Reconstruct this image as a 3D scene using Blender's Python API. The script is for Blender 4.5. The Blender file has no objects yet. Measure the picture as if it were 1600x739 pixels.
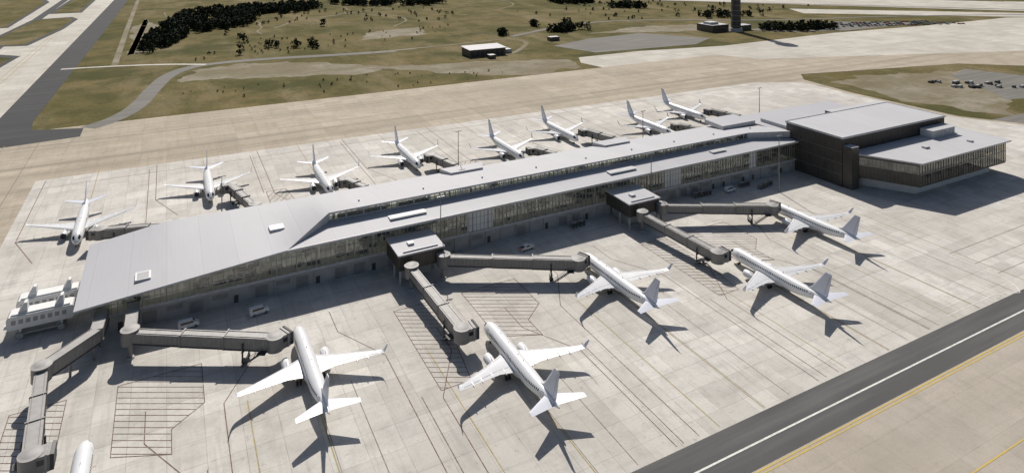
import bpy, math, random
from mathutils import Vector, Matrix, noise as mnoise
R = random.Random(7)
scene = bpy.context.scene

# ------------------------------------------------------------------ materials
class NT:
    def __init__(s, name):
        s.m = bpy.data.materials.new(name); s.m.use_nodes = True
        s.t = s.m.node_tree; s.b = s.t.nodes['Principled BSDF']; s.out = s.t.nodes['Material Output']
    def n(s, typ, **kw):
        nd = s.t.nodes.new(typ)
        for k, v in kw.items(): setattr(nd, k, v)
        return nd
    def link(s, a, b): s.t.links.new(a, b)
    def math(s, op, a, b=None, clamp=False):
        nd = s.n('ShaderNodeMath', operation=op, use_clamp=clamp)
        for i, v in enumerate((a, b)):
            if v is None: continue
            if isinstance(v, (int, float)): nd.inputs[i].default_value = v
            else: s.link(v, nd.inputs[i])
        return nd.outputs[0]
    def pos(s):
        return s.n('ShaderNodeNewGeometry').outputs['Position']
    def noise(s, scale, detail=4, rough=.55, vec=None, stretch=None, rot=0):
        nd = s.n('ShaderNodeTexNoise'); nd.inputs['Scale'].default_value = scale
        nd.inputs['Detail'].default_value = detail; nd.inputs['Roughness'].default_value = rough
        v = vec or s.pos()
        if stretch:
            mp = s.n('ShaderNodeMapping'); mp.inputs['Scale'].default_value = stretch
            mp.inputs['Rotation'].default_value = (0,0,rot)
            s.link(v, mp.inputs['Vector']); v = mp.outputs[0]
        s.link(v, nd.inputs['Vector'])
        return nd.outputs['Fac']
    def ramp(s, fac, stops):
        r = s.n('ShaderNodeValToRGB'); e = r.color_ramp.elements
        e[0].position, e[0].color = stops[0][0], (*stops[0][1], 1)
        e[1].position, e[1].color = stops[-1][0], (*stops[-1][1], 1)
        for p, c in stops[1:-1]:
            x = e.new(p); x.color = (*c, 1)
        s.link(fac, r.inputs[0]); return r.outputs[0]
    def th(s, fac, a, b): return s.ramp(fac, [(a,(0,0,0)),(b,(1,1,1))])
    def mix(s, fac, a, b, mode='MIX'):
        nd = s.n('ShaderNodeMix', data_type='RGBA', blend_type=mode)
        for i, v in ((0, fac), (6, a), (7, b)):
            if isinstance(v, (int, float)): nd.inputs[i].default_value = v
            elif isinstance(v, tuple): nd.inputs[i].default_value = (*v, 1)
            else: s.link(v, nd.inputs[i])
        return nd.outputs[2]
    def color(s, c): s.link(c, s.b.inputs['Base Color'])
    def bump(s, h, strength=.3, dist=.05):
        b = s.n('ShaderNodeBump'); b.inputs['Strength'].default_value = strength
        b.inputs['Distance'].default_value = dist
        s.link(h, b.inputs['Height']); s.link(b.outputs[0], s.b.inputs['Normal'])

def simple(name, col, rough=.6, metal=0., var=.12, scale=.6, emit=0):
    t = NT(name)
    f = t.noise(scale, 5)
    lo = tuple(c*(1-var) for c in col); hi = tuple(min(1, c*(1+var)) for c in col)
    t.color(t.ramp(f, [(.3, lo), (.7, hi)]))
    t.b.inputs['Roughness'].default_value = rough; t.b.inputs['Metallic'].default_value = metal
    if emit:
        t.b.inputs['Emission Color'].default_value=(1,.95,.87,1); t.b.inputs['Emission Strength'].default_value=emit
    return t.m

def slabs(name, base, tint, size=7.6, stain=.35, joint=.55, jw=.02, warm=(.30,.24,.17), patch=.25, tracks=0):
    t = NT(name)
    p = t.pos(); sx = t.n('ShaderNodeSeparateXYZ'); t.link(p, sx.inputs[0])
    dx = t.math('DIVIDE', sx.outputs[0], size); dy = t.math('DIVIDE', sx.outputs[1], size)
    cx = t.math('FLOOR', dx); cy = t.math('FLOOR', dy)
    cb = t.n('ShaderNodeCombineXYZ'); t.link(cx, cb.inputs[0]); t.link(cy, cb.inputs[1])
    wn = t.n('ShaderNodeTexWhiteNoise', noise_dimensions='2D'); t.link(cb.outputs[0], wn.inputs['Vector'])
    cb2 = t.n('ShaderNodeCombineXYZ'); t.link(t.math('FLOOR',t.math('DIVIDE',dx,3)), cb2.inputs[0]); t.link(t.math('FLOOR',t.math('DIVIDE',dy,7)), cb2.inputs[1])
    wn2 = t.n('ShaderNodeTexWhiteNoise', noise_dimensions='2D'); t.link(cb2.outputs[0], wn2.inputs['Vector'])
    fx = t.math('FRACT', dx); fy = t.math('FRACT', dy)
    jm = t.math('MAXIMUM', t.math('LESS_THAN', fx, jw), t.math('LESS_THAN', fy, jw))
    big = t.noise(.018, 6, .62); med = t.noise(.13, 8, .7); fine = t.noise(1.6, 5, .75)
    streak = t.noise(.45, 6, .65, stretch=(1, .08, 1)); streak2 = t.noise(.45, 6, .65, stretch=(.06, 1, 1))
    sp = t.noise(.55, 5, .8)
    D = lambda k: tuple(x*k for x in base)
    c = t.mix(wn.outputs[0], D(.89), tint)
    c = t.mix(t.math('MULTIPLY', t.th(wn2.outputs[0], .5, .95), patch), c, D(.62))
    c = t.mix(t.math('MULTIPLY', t.th(big, .42, .66), .6), c, tuple(x*.55+y*.4 for x, y in zip(base, warm)))
    c = t.mix(t.math('MULTIPLY', t.th(med, .47, .70), stain), c, D(.5))
    c = t.mix(t.math('MULTIPLY', t.th(streak, .52, .72), stain*.9), c, D(.48))
    c = t.mix(t.math('MULTIPLY', t.th(streak2, .54, .74), stain*.8), c, D(.52))
    c = t.mix(t.math('MULTIPLY', t.th(sp, .58, .70), stain*1.3), c, D(.38))
    if tracks:
        tr = t.noise(.09, 5, .6, stretch=(.02, 1, 1)); tr2 = t.noise(.9, 4, .6, stretch=(.008, 1, 1))
        c = t.mix(t.math('MULTIPLY', t.th(tr, .46, .66), tracks), c, D(.50))
        c = t.mix(t.math('MULTIPLY', t.th(tr2, .56, .68), tracks*.7), c, D(.45))
    c = t.mix(t.math('MULTIPLY', t.ramp(fine, [(.35, (1,1,1)), (.62, (0,0,0))]), .28), c, D(.6))
    jn = t.math('MULTIPLY', jm, t.math('ADD', t.math('MULTIPLY', t.th(med,.35,.6), joint*.8), joint*.4))
    c = t.mix(jn, c, D(.35))
    t.color(c); t.b.inputs['Roughness'].default_value = .85
    t.b.inputs['Specular IOR Level'].default_value = .25
    t.bump(fine, .25, .03)
    return t.m

M = {}
M['apron'] = slabs('apron_concrete', (.61,.585,.54), (.69,.665,.62), stain=.50, joint=.48, patch=.34)
M['taxi'] = slabs('taxiway_concrete', (.47,.405,.315), (.52,.45,.355), size=11.4, stain=.45, joint=.35, jw=.016, patch=.34, tracks=.65)
M['near'] = slabs('near_concrete', (.46,.415,.35), (.50,.45,.385), size=11.4, stain=.28, joint=.3, jw=.012, patch=.12, tracks=.2)
M['light'] = slabs('light_concrete', (.57,.54,.475), (.65,.615,.55), size=15, stain=.36, joint=.25, jw=.02, tracks=.25)
def asphalt(name, a, b):
    t = NT(name)
    f = t.noise(.05, 5); g = t.noise(1.6, 5, .7); st = t.noise(.25, 5, .6, stretch=(.06, 1, 1))
    c = t.mix(f, a, b)
    c = t.mix(t.math('MULTIPLY', t.th(st, .45, .7), .5), c, tuple(x*1.6 for x in b))
    c = t.mix(t.math('MULTIPLY', g, .35), c, tuple(x*.6 for x in a))
    t.color(c); t.b.inputs['Roughness'].default_value = .9; t.bump(g, .3, .03)
    t.b.inputs['Specular IOR Level'].default_value = .2
    return t.m
M['asphalt'] = asphalt('asphalt', (.085,.085,.085), (.13,.127,.123))
M['asph_old'] = asphalt('old_asphalt', (.15,.145,.13), (.21,.20,.18))
M['asph_dark'] = asphalt('dark_asphalt', (.045,.047,.05), (.07,.07,.072))
def grass():
    t = NT('dry_grass')
    a = t.noise(.006, 7, .62); b = t.noise(.035, 8, .72); c = t.noise(.45, 6, .75); d = t.noise(.018, 7, .65, stretch=(1, .3, 1), rot=.4); e = t.noise(.011,6,.6)
    col = t.ramp(a, [(.3, (.095,.09,.033)), (.45, (.15,.127,.052)), (.56, (.205,.162,.078)), (.72, (.125,.11,.042))])
    col = t.mix(t.math('MULTIPLY', t.th(b, .42, .62), .68), col, (.068,.069,.026))
    col = t.mix(t.math('MULTIPLY', t.th(d, .50, .66), .75), col, (.265,.215,.13))
    col = t.mix(t.math('MULTIPLY', t.th(e, .53, .62), .75), col, (.064,.071,.027))
    col = t.mix(t.math('MULTIPLY', t.th(c, .42, .68), .55), col, (.05,.048,.022))
    t.color(col); t.b.inputs['Roughness'].default_value = 1; t.b.inputs['Specular IOR Level'].default_value = .05
    t.bump(c, .7, .4)
    return t.m
M['grass'] = grass()
def dirt():
    t = NT('bare_dirt'); a = t.noise(.03, 8, .72); b = t.noise(.12, 8, .75); c = t.noise(.015, 5, .6, stretch=(.5,1.6,1))
    col = t.ramp(a, [(.32, (.13,.105,.06)), (.48, (.235,.20,.145)), (.62, (.30,.27,.22))])
    col = t.mix(t.math('MULTIPLY', t.th(b, .46, .6), .8), col, (.13,.108,.047))
    col = t.mix(t.math('MULTIPLY', t.th(c, .5, .58), .6), col, (.14,.115,.05))
    t.color(col); t.b.inputs['Roughness'].default_value = 1; return t.m
M['dirt'] = dirt()
def roofmat(name, base, seam=1.2):
    t = NT(name); p = t.pos(); sx = t.n('ShaderNodeSeparateXYZ'); t.link(p, sx.inputs[0])
    f = t.math('FRACT', t.math('DIVIDE', sx.outputs[0], seam)); j = t.math('LESS_THAN', f, .07)
    f2 = t.math('FRACT', t.math('DIVIDE', sx.outputs[0], seam*8)); j2 = t.math('LESS_THAN', f2, .022)
    pan = t.math('FLOOR', t.math('DIVIDE', sx.outputs[0], seam*8))
    wn = t.n('ShaderNodeTexWhiteNoise', noise_dimensions='1D'); t.link(pan, wn.inputs['W'])
    n1 = t.noise(.06, 6, .65); n2 = t.noise(.5, 6, .65, stretch=(1, .12, 1))
    c = t.mix(wn.outputs[0], tuple(x*.97 for x in base), tuple(x*1.03 for x in base))
    c = t.mix(t.math('MULTIPLY', t.th(n1, .35, .7), .3), c, tuple(x*.87 for x in base))
    c = t.mix(t.math('MULTIPLY', t.th(n2, .5, .75), .25), c, tuple(x*.8 for x in base))
    c = t.mix(t.math('MULTIPLY', j, .12), c, tuple(x*.6 for x in base))
    c = t.mix(t.math('MULTIPLY', j2, .3), c, tuple(x*.65 for x in base))
    t.color(c); t.b.inputs['Roughness'].default_value = .6; t.b.inputs['Specular IOR Level'].default_value = .3; return t.m
M['roof'] = roofmat('metal_roof', (.445,.445,.47))
M['roof2'] = roofmat('membrane_roof', (.50,.50,.515), 2.4)
M['fascia'] = simple('fascia_metal', (.50,.50,.505), .45)
M['wall'] = simple('grey_panel', (.40,.395,.38), .7, scale=.3)
M['bronze'] = simple('bronze_cladding', (.085,.077,.066), .45, .2, var=.2, scale=.2)
M['bronze2'] = simple('bronze_fin', (.13,.118,.105), .4, .3)
M['white'] = simple('white_panel', (.7,.7,.69), .6, var=.05)
M['mull'] = simple('aluminium_mullion', (.30,.30,.29), .4, .4)
M['floor'] = simple('interior_floor', (.42,.41,.37), .4, scale=.2)
M['inwall'] = simple('interior_wall', (.62,.61,.56), .7, scale=.1, var=.2)
M['lamp'] = simple('ceiling_lamp', (.9,.9,.85), .5, emit=3)
M['seat'] = simple('seating', (.07,.07,.075), .5)
M['wood'] = simple('wood_counter', (.24,.19,.13), .5)
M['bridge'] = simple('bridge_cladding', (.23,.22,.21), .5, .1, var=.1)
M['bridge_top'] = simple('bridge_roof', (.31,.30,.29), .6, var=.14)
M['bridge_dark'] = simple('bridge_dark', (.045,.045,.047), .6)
M['plane'] = simple('aircraft_white_paint', (.76,.765,.775), .28, var=.035, scale=.35)
M['wing'] = simple('wing_grey_paint', (.62,.63,.65), .35, var=.05, scale=.5)
M['tail'] = simple('tail_pale_paint', (.60,.62,.69), .3, var=.03)
M['seam'] = simple('panel_seam', (.3,.3,.32), .5)
M['alu'] = simple('bare_metal', (.45,.45,.46), .3, .8)
M['tyre'] = simple('tyre_rubber', (.02,.02,.02), .8)
M['orange'] = simple('beacon_red', (.6,.08,.03), .4)
M['carwhite'] = simple('car_white', (.72,.72,.72), .3, var=.03)
M['carred'] = simple('car_red', (.5,.04,.03), .35)
def worn(name, col, under, cover=.75, scale=.9):
    t = NT(name); f = t.noise(scale, 7, .8); g = t.noise(.08, 4, .6)
    k = t.math('MULTIPLY', t.th(f, .34, .56), t.math('ADD', t.math('MULTIPLY', g, .9), cover-.35), clamp=True)
    t.color(t.mix(k, under, col)); t.b.inputs['Roughness'].default_value = .85; return t.m
M['yellow'] = worn('yellow_marking', (.31,.24,.07), (.42,.38,.31), .9)
M['yellow2'] = worn('bright_yellow_marking', (.56,.40,.07), (.4,.34,.24), 1)
M['whitemark'] = worn('white_marking', (.74,.73,.70), (.5,.48,.44), .95)
M['redmark'] = worn('dark_red_marking', (.12,.055,.042), (.30,.26,.22), 1.0)
M['darkmark'] = worn('tar_joint', (.13,.115,.095), (.34,.31,.27), .95)
M['bark'] = simple('bark', (.07,.05,.035), .9)
M['pole'] = simple('galvanised_steel', (.24,.24,.24), .5, .4)
def leafm():
    t = NT('foliage'); a = t.noise(.25, 3); b = t.noise(.02, 3)
    c = t.ramp(a, [(.35, (.016,.024,.014)), (.6, (.034,.045,.022)), (.75, (.055,.062,.03))])
    c = t.mix(t.math('MULTIPLY', b, .3), c, (.04,.042,.02))
    t.color(c); t.b.inputs['Roughness'].default_value = .9; t.b.inputs['Specular IOR Level'].default_value = .1; return t.m
M['leaf'] = leafm()
def glass(name, tint, base_refl=.10):
    t = NT(name); t.t.nodes.remove(t.b)
    tr = t.n('ShaderNodeBsdfTransparent'); tr.inputs[0].default_value = (*tint, 1)
    gl = t.n('ShaderNodeBsdfGlossy'); gl.inputs['Roughness'].default_value = .03
    gl.inputs['Color'].default_value = (.85,.9,.92,1)
    lw = t.n('ShaderNodeLayerWeight'); lw.inputs['Blend'].default_value = .3
    nf = t.noise(.4, 2)
    f = t.math('ADD', t.math('MULTIPLY', lw.outputs['Fresnel'], .7), t.math('MULTIPLY', nf, base_refl), clamp=True)
    mx = t.n('ShaderNodeMixShader'); t.link(f, mx.inputs[0]); t.link(tr.outputs[0], mx.inputs[1]); t.link(gl.outputs[0], mx.inputs[2])
    t.link(mx.outputs[0], t.out.inputs[0]); return t.m
M['glass'] = glass('tinted_glass', (.80,.83,.77), .26)
M['glassdk'] = glass('dark_tinted_glass', (.56,.53,.46), .25)
M['darkglass'] = simple('window_dark', (.02,.022,.026), .12)

# ------------------------------------------------------------------ mesh builder
class MB:
    def __init__(s): s.v=[]; s.f=[]; s.mi=[]; s.sm=[]; s.mats=[]
    def mat(s, k):
        if k not in s.mats: s.mats.append(k)
        return s.mats.index(k)
    def face(s, pts, mat, smooth=False):
        b=len(s.v); s.v+= [tuple(p) for p in pts]; s.f.append(tuple(range(b,b+len(pts)))); s.mi.append(s.mat(mat)); s.sm.append(smooth)
    def grid(s, rings, mat, closed=True, smooth=True, matf=None, caps=False):
        b=len(s.v); n=len(rings[0])
        for r in rings: s.v+=[tuple(p) for p in r]
        for i in range(len(rings)-1):
            for j in range(n if closed else n-1):
                a=b+i*n+j; c=b+i*n+(j+1)%n; d=c+n; e=a+n
                s.f.append((a,c,d,e)); s.sm.append(smooth)
                s.mi.append(s.mat(matf(i,j) if matf else mat))
        if caps:
            for i in (0,len(rings)-1):
                s.f.append(tuple(b+i*n+j for j in range(n))); s.sm.append(False); s.mi.append(s.mat(mat))
    def hexa(s, lo, hi, mat, topmat=None):
        b=len(s.v); s.v+=[tuple(p) for p in lo]+[tuple(p) for p in hi]
        for f in ((3,2,1,0),(4,5,6,7),(0,1,5,4),(1,2,6,5),(2,3,7,6),(3,0,4,7)):
            s.f.append(tuple(b+i for i in f)); s.sm.append(False)
            s.mi.append(s.mat(topmat if (topmat and f[0]==4) else mat))
    def box(s, x0,x1,y0,y1,z0,z1, mat, topmat=None):
        s.hexa([(x0,y0,z0),(x1,y0,z0),(x1,y1,z0),(x0,y1,z0)],[(x0,y0,z1),(x1,y0,z1),(x1,y1,z1),(x0,y1,z1)],mat,topmat)
    def beam(s, p0,p1,w,z0a,z1a,z0b,z1b, mat, topmat=None, off=0):
        d=(Vector(p1[:2])-Vector(p0[:2])).normalized(); n=Vector((-d.y,d.x))
        a=Vector(p0[:2])+n*off; c=Vector(p1[:2])+n*off; h=w/2
        q=[a-n*h,c-n*h,c+n*h,a+n*h]; zl=[z0a,z0b,z0b,z0a]; zh=[z1a,z1b,z1b,z1a]
        s.hexa([(p.x,p.y,z) for p,z in zip(q,zl)],[(p.x,p.y,z) for p,z in zip(q,zh)],mat,topmat)
    def prism(s, poly, z0, z1, mat, topmat=None):
        n=len(poly); b=len(s.v)
        s.v+=[(x,y,z0) for x,y in poly]+[(x,y,z1) for x,y in poly]
        for i in range(n):
            j=(i+1)%n; s.f.append((b+i,b+j,b+n+j,b+n+i)); s.mi.append(s.mat(mat)); s.sm.append(False)
        s.f.append(tuple(b+n+i for i in range(n))); s.mi.append(s.mat(topmat or mat)); s.sm.append(False)
        s.f.append(tuple(b+n-1-i for i in range(n))); s.mi.append(s.mat(mat)); s.sm.append(False)
    def slab(s, pts, th, mat, edge=None):
        n=len(pts); b=len(s.v)
        s.v+=[tuple(p) for p in pts]+[(p[0],p[1],p[2]-th) for p in pts]
        s.f.append(tuple(range(b,b+n))); s.mi.append(s.mat(mat)); s.sm.append(False)
        s.f.append(tuple(b+2*n-1-i for i in range(n))); s.mi.append(s.mat('white')); s.sm.append(False)
        for i in range(n):
            j=(i+1)%n; s.f.append((b+i,b+n+i,b+n+j,b+j)); s.mi.append(s.mat(edge or mat)); s.sm.append(False)
    def cyl(s, p0,p1,r0,r1,mat,n=10,caps=True,smooth=True):
        p0=Vector(p0);p1=Vector(p1); d=(p1-p0).normalized()
        a=d.orthogonal().normalized(); c=d.cross(a)
        rings=[[p+a*(r*math.cos(2*math.pi*k/n))+c*(r*math.sin(2*math.pi*k/n)) for k in range(n)] for p,r in ((p0,r0),(p1,r1))]
        s.grid(rings,mat,smooth=smooth,caps=caps)
    def mesh(s, name, sharp=True):
        me=bpy.data.meshes.new(name); me.from_pydata(s.v,[],s.f)
        for k in s.mats: me.materials.append(M[k])
        me.polygons.foreach_set('material_index',s.mi); me.polygons.foreach_set('use_smooth',s.sm)
        me.update()
        if sharp: me.set_sharp_from_angle(angle=math.radians(38))
        return me
    def obj(s, name, parent=None, sharp=True):
        o=bpy.data.objects.new(name,s.mesh(name,sharp)); scene.collection.objects.link(o)
        if parent: o.parent=parent
        return o
def empty(name, loc=(0,0,0)):
    o=bpy.data.objects.new(name,None); scene.collection.objects.link(o); o.location=loc; return o
def sheet(name, polys, z, mat, dz=0.0):
    m=MB()
    for i,p in enumerate(polys): m.face([(x,y,z+dz*i) for x,y in p],mat)
    o=m.obj(name,sharp=False)
    for pl in o.data.polygons:
        if pl.normal.z<0: pl.flip()
    return o
def rough_edge(poly, amp, step=6, seed=0.):
    out=[]
    for i in range(len(poly)):
        a=Vector(poly[i]); b=Vector(poly[(i+1)%len(poly)]); L=(b-a).length; k=max(1,int(L/step)); n=Vector((-(b-a).y,(b-a).x)).normalized()
        for q in range(k):
            p=a+(b-a)*q/k; f=mnoise.noise(Vector((p.x*.05,p.y*.05,seed)))*1.3+mnoise.noise(Vector((p.x*.2,p.y*.2,seed)))*.6
            p=p+n*f*amp; out.append((p.x,p.y))
    return out

# ------------------------------------------------------------------ ground & pavements (x: along concourse, y: across it, metres)
g=MB(); S=9000; g.face([(-S,-S,-.12),(S,-S,-.12),(S,S,-.12),(-S,S,-.12)],'grass'); g.obj('ground',sharp=False)
sheet('taxiway_pavement',[[(-700,109),(448,109),(448,200),(428,232),(426,300),(432,345),(447,360),(492,350),(604,327),(650,290),(900,130),(1400,-150),(1500,-100),(830,302),(470,421),(450,455),(-700,455)]],0,'taxi')
sheet('near_taxiway',[[(-700,-400),(1500,-400),(1500,97.6),(-700,97.6)]],0.0,'near')
sheet('asphalt_shoulder',[[(-700,97.6),(1500,97.6),(1500,109),(-700,109)]],.01,'asphalt')
sheet('apron',[[(-52,109.02),(443,109.02),(443,200),(424,232),(422,300),(424,340),(390,356),(-40,362),(-52,362)]],.012,'apron')
sheet('remote_apron',[[(323,455.02),(450,455.02),(470,420),(830,300),(1300,-50),(1500,250),(1000,480),(828,483),(667,495),(493,488),(400,503),(330,502),(318,480)]],.02,'light')
sheet('left_taxiway',[[(-88,430),(-88,496),(-78,1323),(-76,1700),(-700,1700),(-700,430)]],.015,'light')
sheet('left_taxiway_shoulder',[[(-90,425),(-42,431),(-42,449),(-68,458),(-70,480),(-63,900),(-58,1313),(-56,1700),(-77,1700),(-79,1323),(-89,496)],
      [(-150,560),(-140,560),(-152,1700),(-162,1700)]],.03,'asph_dark')
isl=[[(-149,825),(-128,818),(-112,944),(-108,1029),(-118,1060),(-150,1049),(-160,884)],[(-175,640),(-128,690),(-123,735),(-150,760),(-260,760),(-260,640)],
     [(-172,985),(-176,1314),(-195,1400),(-300,1400),(-300,985)],[(-112,1130),(-112,1500),(-140,1500),(-142,1130)]]
def grow(p,k):
    cx=sum(a for a,b in p)/len(p); cy=sum(b for a,b in p)/len(p)
    return [(a+k*(1 if a>cx else -1), b+k*1.8*(1 if b>cy else -1)) for a,b in p]
sheet('island_shoulder',[grow(p,5) for p in isl],.04,'asph_dark')
sheet('grass_island',isl,.06,'grass')
def ribbon(mb, pts, w, z, mat, closed=False):
    P=[Vector(p) for p in pts]; n=len(P); L=[];Rr=[]
    for i in range(n):
        if closed: a=P[i-1]; b=P[(i+1)%n]
        else: a=P[max(i-1,0)]; b=P[min(i+1,n-1)]
        d0=(P[i]-a); d1=(b-P[i])
        if d0.length<1e-6: d0=d1
        if d1.length<1e-6: d1=d0
        d0=d0.normalized(); d1=d1.normalized(); t=(d0+d1)
        t=t.normalized() if t.length>1e-5 else d0
        nn=Vector((-t.y,t.x)); c=max(.4,nn.dot(Vector((-d0.y,d0.x)))); k=w/2/c
        L.append(P[i]+nn*k); Rr.append(P[i]-nn*k)
    m=n if closed else n-1
    for i in range(m):
        j=(i+1)%n; mb.face([(Rr[i].x,Rr[i].y,z),(Rr[j].x,Rr[j].y,z),(L[j].x,L[j].y,z),(L[i].x,L[i].y,z)],mat)
def smoothp(pts,it=2):
    for _ in range(it):
        q=[pts[0]]
        for a,b in zip(pts,pts[1:]): q+=[(a[0]*.75+b[0]*.25,a[1]*.75+b[1]*.25),(a[0]*.25+b[0]*.75,a[1]*.25+b[1]*.75)]
        pts=q+[pts[-1]]
    return pts
m=MB(); ribbon(m,smoothp([(-40,448),(-27,462),(-16,490),(-8,545),(2,592),(19,618),(44,626),(87,625),(136,616),(194,611)]),11,.02,'asph_old')
m.obj('perimeter_road',sharp=False)
m=MB(); ribbon(m,smoothp([(170,613),(230,617),(290,625),(322,628),(334,600),(300,560),(283,546)]),5,.05,'dirt')
ribbon(m,smoothp([(-77,655),(-38,650),(2,638),(30,622)]),5,.06,'light'); ribbon(m,[(-39,652),(-41,900),(-43,1306),(-45,1900)],5,.07,'dirt')
ribbon(m,smoothp([(334,640),(450,700),(560,690),(700,600),(900,560),(1200,420)]),7,.065,'asph_old')
rr=random.Random(3)
for i in range(9):
    x=rr.uniform(0,480);y=rr.uniform(650,980); pts=[(x,y)]; a=rr.uniform(0,3.1)
    for k in range(7): a+=rr.uniform(-.35,.35); x+=math.cos(a)*45;y+=math.sin(a)*45*.6; pts.append((x,y))
    ribbon(m,smoothp(pts),rr.uniform(1.5,3),-.03+.004*i,'dirt')
m.obj('service_road',sharp=False)
dp=[[(8,556),(18,600),(40,612),(69,612),(118,585),(150,562),(162,540),(150,526),(116,530),(62,550)],
  [(142,551),(200,535),(250,527),(312,500),(312,480),(300,462),(262,462),(230,470),(190,505),(160,530)],
  [(-30,700),(-12,720),(-8,900),(-24,1000),(-36,900)],[(420,620),(520,640),(640,600),(560,570)],[(180,690),(260,700),(270,760),(200,740)],
  [(460,215),(520,250),(590,300),(560,318),(480,335),(440,330),(440,260)]]
sheet('bare_earth',[rough_edge(p,7,5,i*3.3) for i,p in enumerate(dp)],-.10,'dirt',.006)
sheet('asphalt_pad',[[(342,566),(400,588),(474,596),(517,531),(476,508),(358,515)],[(600,560),(760,560),(850,500),(700,500),(620,530)]],.03,'asph_old',.004)
sheet('right_asphalt_pad',[[(407,219),(470,217),(470,200),(440,195),(428,205)],[(500,240),(560,225),(600,270),(585,312),(545,300),(520,262)]],-.04,'asph_old')
sheet('runway',[[(690,930),(1120,500),(1700,80),(1800,180),(1230,610),(780,1030)],[(800,640),(1100,420),(1500,120),(1560,160),(1130,460),(830,690)]],.04,'light',.006)
m=MB(); ribbon(m,[(720,900),(1140,510),(1720,95)],7,.06,'asph_dark'); ribbon(m,[(838,985),(1240,600)],7,.064,'asph_dark')
m.obj('runway_shoulder',sharp=False)

# ------------------------------------------------------------------ pavement markings
mk=MB(); LZ=[0]
def line(pts,w,mat,z=None):
    if z is None: LZ[0]=(LZ[0]+1)%9; z=.022+.0022*LZ[0]
    ribbon(mk,pts,w,z,mat)
line([(-700,102.8),(1500,102.8)],.45,'whitemark')
line([(-700,97.1),(1500,97.1)],.35,'yellow2'); line([(-700,96.3),(1500,96.3)],.3,'yellow2')
line([(-700,76.5),(1500,76.5)],.35,'yellow2')
line([(-700,40),(1500,40)],.35,'yellow2')
for v,c in ((385,'darkmark'),(409,'yellow'),(421,'darkmark'),(372,'darkmark'),(440,'darkmark')): line([(-400,v),(420,v)],.4,c)
line([(-400,374),(420,374)],.4,'yellow')
for u in (-60,-75,-100,-130): line([(u,112),(u,430)],.3,'darkmark')
line([(-700,300),(-55,300)],.3,'darkmark');line([(-700,240),(-55,240)],.3,'yellow');
for u in (-110,-114): line([(u,430),(u+4,1600)],.6,'yellow')
def hatch(poly, ang, sp, w, mat):
    d=Vector((math.cos(ang),math.sin(ang))); n=Vector((-d.y,d.x))
    vals=[Vector(p).dot(n) for p in poly]; t=min(vals)+sp/2
    while t<max(vals):
        xs=[]
        for i in range(len(poly)):
            a=Vector(poly[i]); b=Vector(poly[(i+1)%len(poly)]); fa=a.dot(n)-t; fb=b.dot(n)-t
            if (fa<0)!=(fb<0): p=a+(b-a)*(fa/(fa-fb)); xs.append(p)
        xs.sort(key=lambda p:p.dot(d))
        for k in range(0,len(xs)-1,2): line([tuple(xs[k]),tuple(xs[k+1])],w,mat,.044)
        t+=sp
    line(poly+[poly[0]],w*1.1,mat,.047)
stands=[(-15,166),(31.5,187.5),(78,165.5),(123.5,186),(170,165.5),(213,187)]
for o in (0,91,182):
    hatch([(a+o,b) for a,b in [(-10.5,163),(-10.5,188),(8,188),(8,172),(1,166),(1,158)]],math.radians(-27.5),1.9,.17,'redmark')
    hatch([(a+o,b) for a,b in [(-32,150),(-32,188),(-21,188),(-21,170),(-24,150)]],math.radians(-27.5),1.9,.17,'redmark')
for i,(u,v) in enumerate(stands):
    line([(u,109.5),(u,v-3)],.3,'yellow')
    line([(u+.45,109.5),(u+.45,v-3)],.16,'darkmark')
    line([(u-2,v-4.2),(u+2,v-4.2)],.25,'yellow')
    line([(u+32-(2 if i%2 else 0),110),(u+32-(2 if i%2 else 0),168)],.28,'yellow')
    for s in (-19.5,19.5): line([(u+s,110),(u+s,v-18),(u+s*.55,v-2),(u+s*.55,v+9)],.22,'redmark')
    line([(u-24,110),(u-24,150)],.25,'darkmark'); line([(u+9,110),(u+9,v-24)],.18,'darkmark')
line([(-40,196.4),(232,196.4)],.15,'whitemark'); line([(-40,207),(232,207)],.15,'whitemark')
arc=[(228+11*math.cos(a),118+11*math.sin(a)) for a in [math.radians(x) for x in range(-60,1,10)]]
line(arc+[(239,180)],.3,'whitemark'); line([(200,111.5),(225,111.5)]+[arc[0]],.22,'whitemark')
line([(250,112),(250,166),(300,150),(400,150)],.2,'whitemark')
for v in (118,125,133): line([(240.5,v),(440,v)],.22,'darkmark')
rear=[(-28,274.6),(16,295),(61,279.5),(104,291),(152,278.5),(191,291),(242,277),(280,291)]
for i,(u,v) in enumerate(rear):
    line([(u,v+3),(u,371)],.3,'yellow'); line([(u-12,v-3),(u-20,v+18),(u-20,360)],.28,'redmark'); line([(u+21,v+5),(u+21,355)],.28,'redmark')
    hatch([(u+22,v-22),(u+22,v+6),(u+30,v+6),(u+33,v-22)],math.radians(60),2.4,.22,'redmark')
line([(-50,350),(400,350)],.3,'redmark'); line([(-50,262),(300,262)],.25,'whitemark')
mk.obj('pavement_marking',sharp=False)
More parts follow.
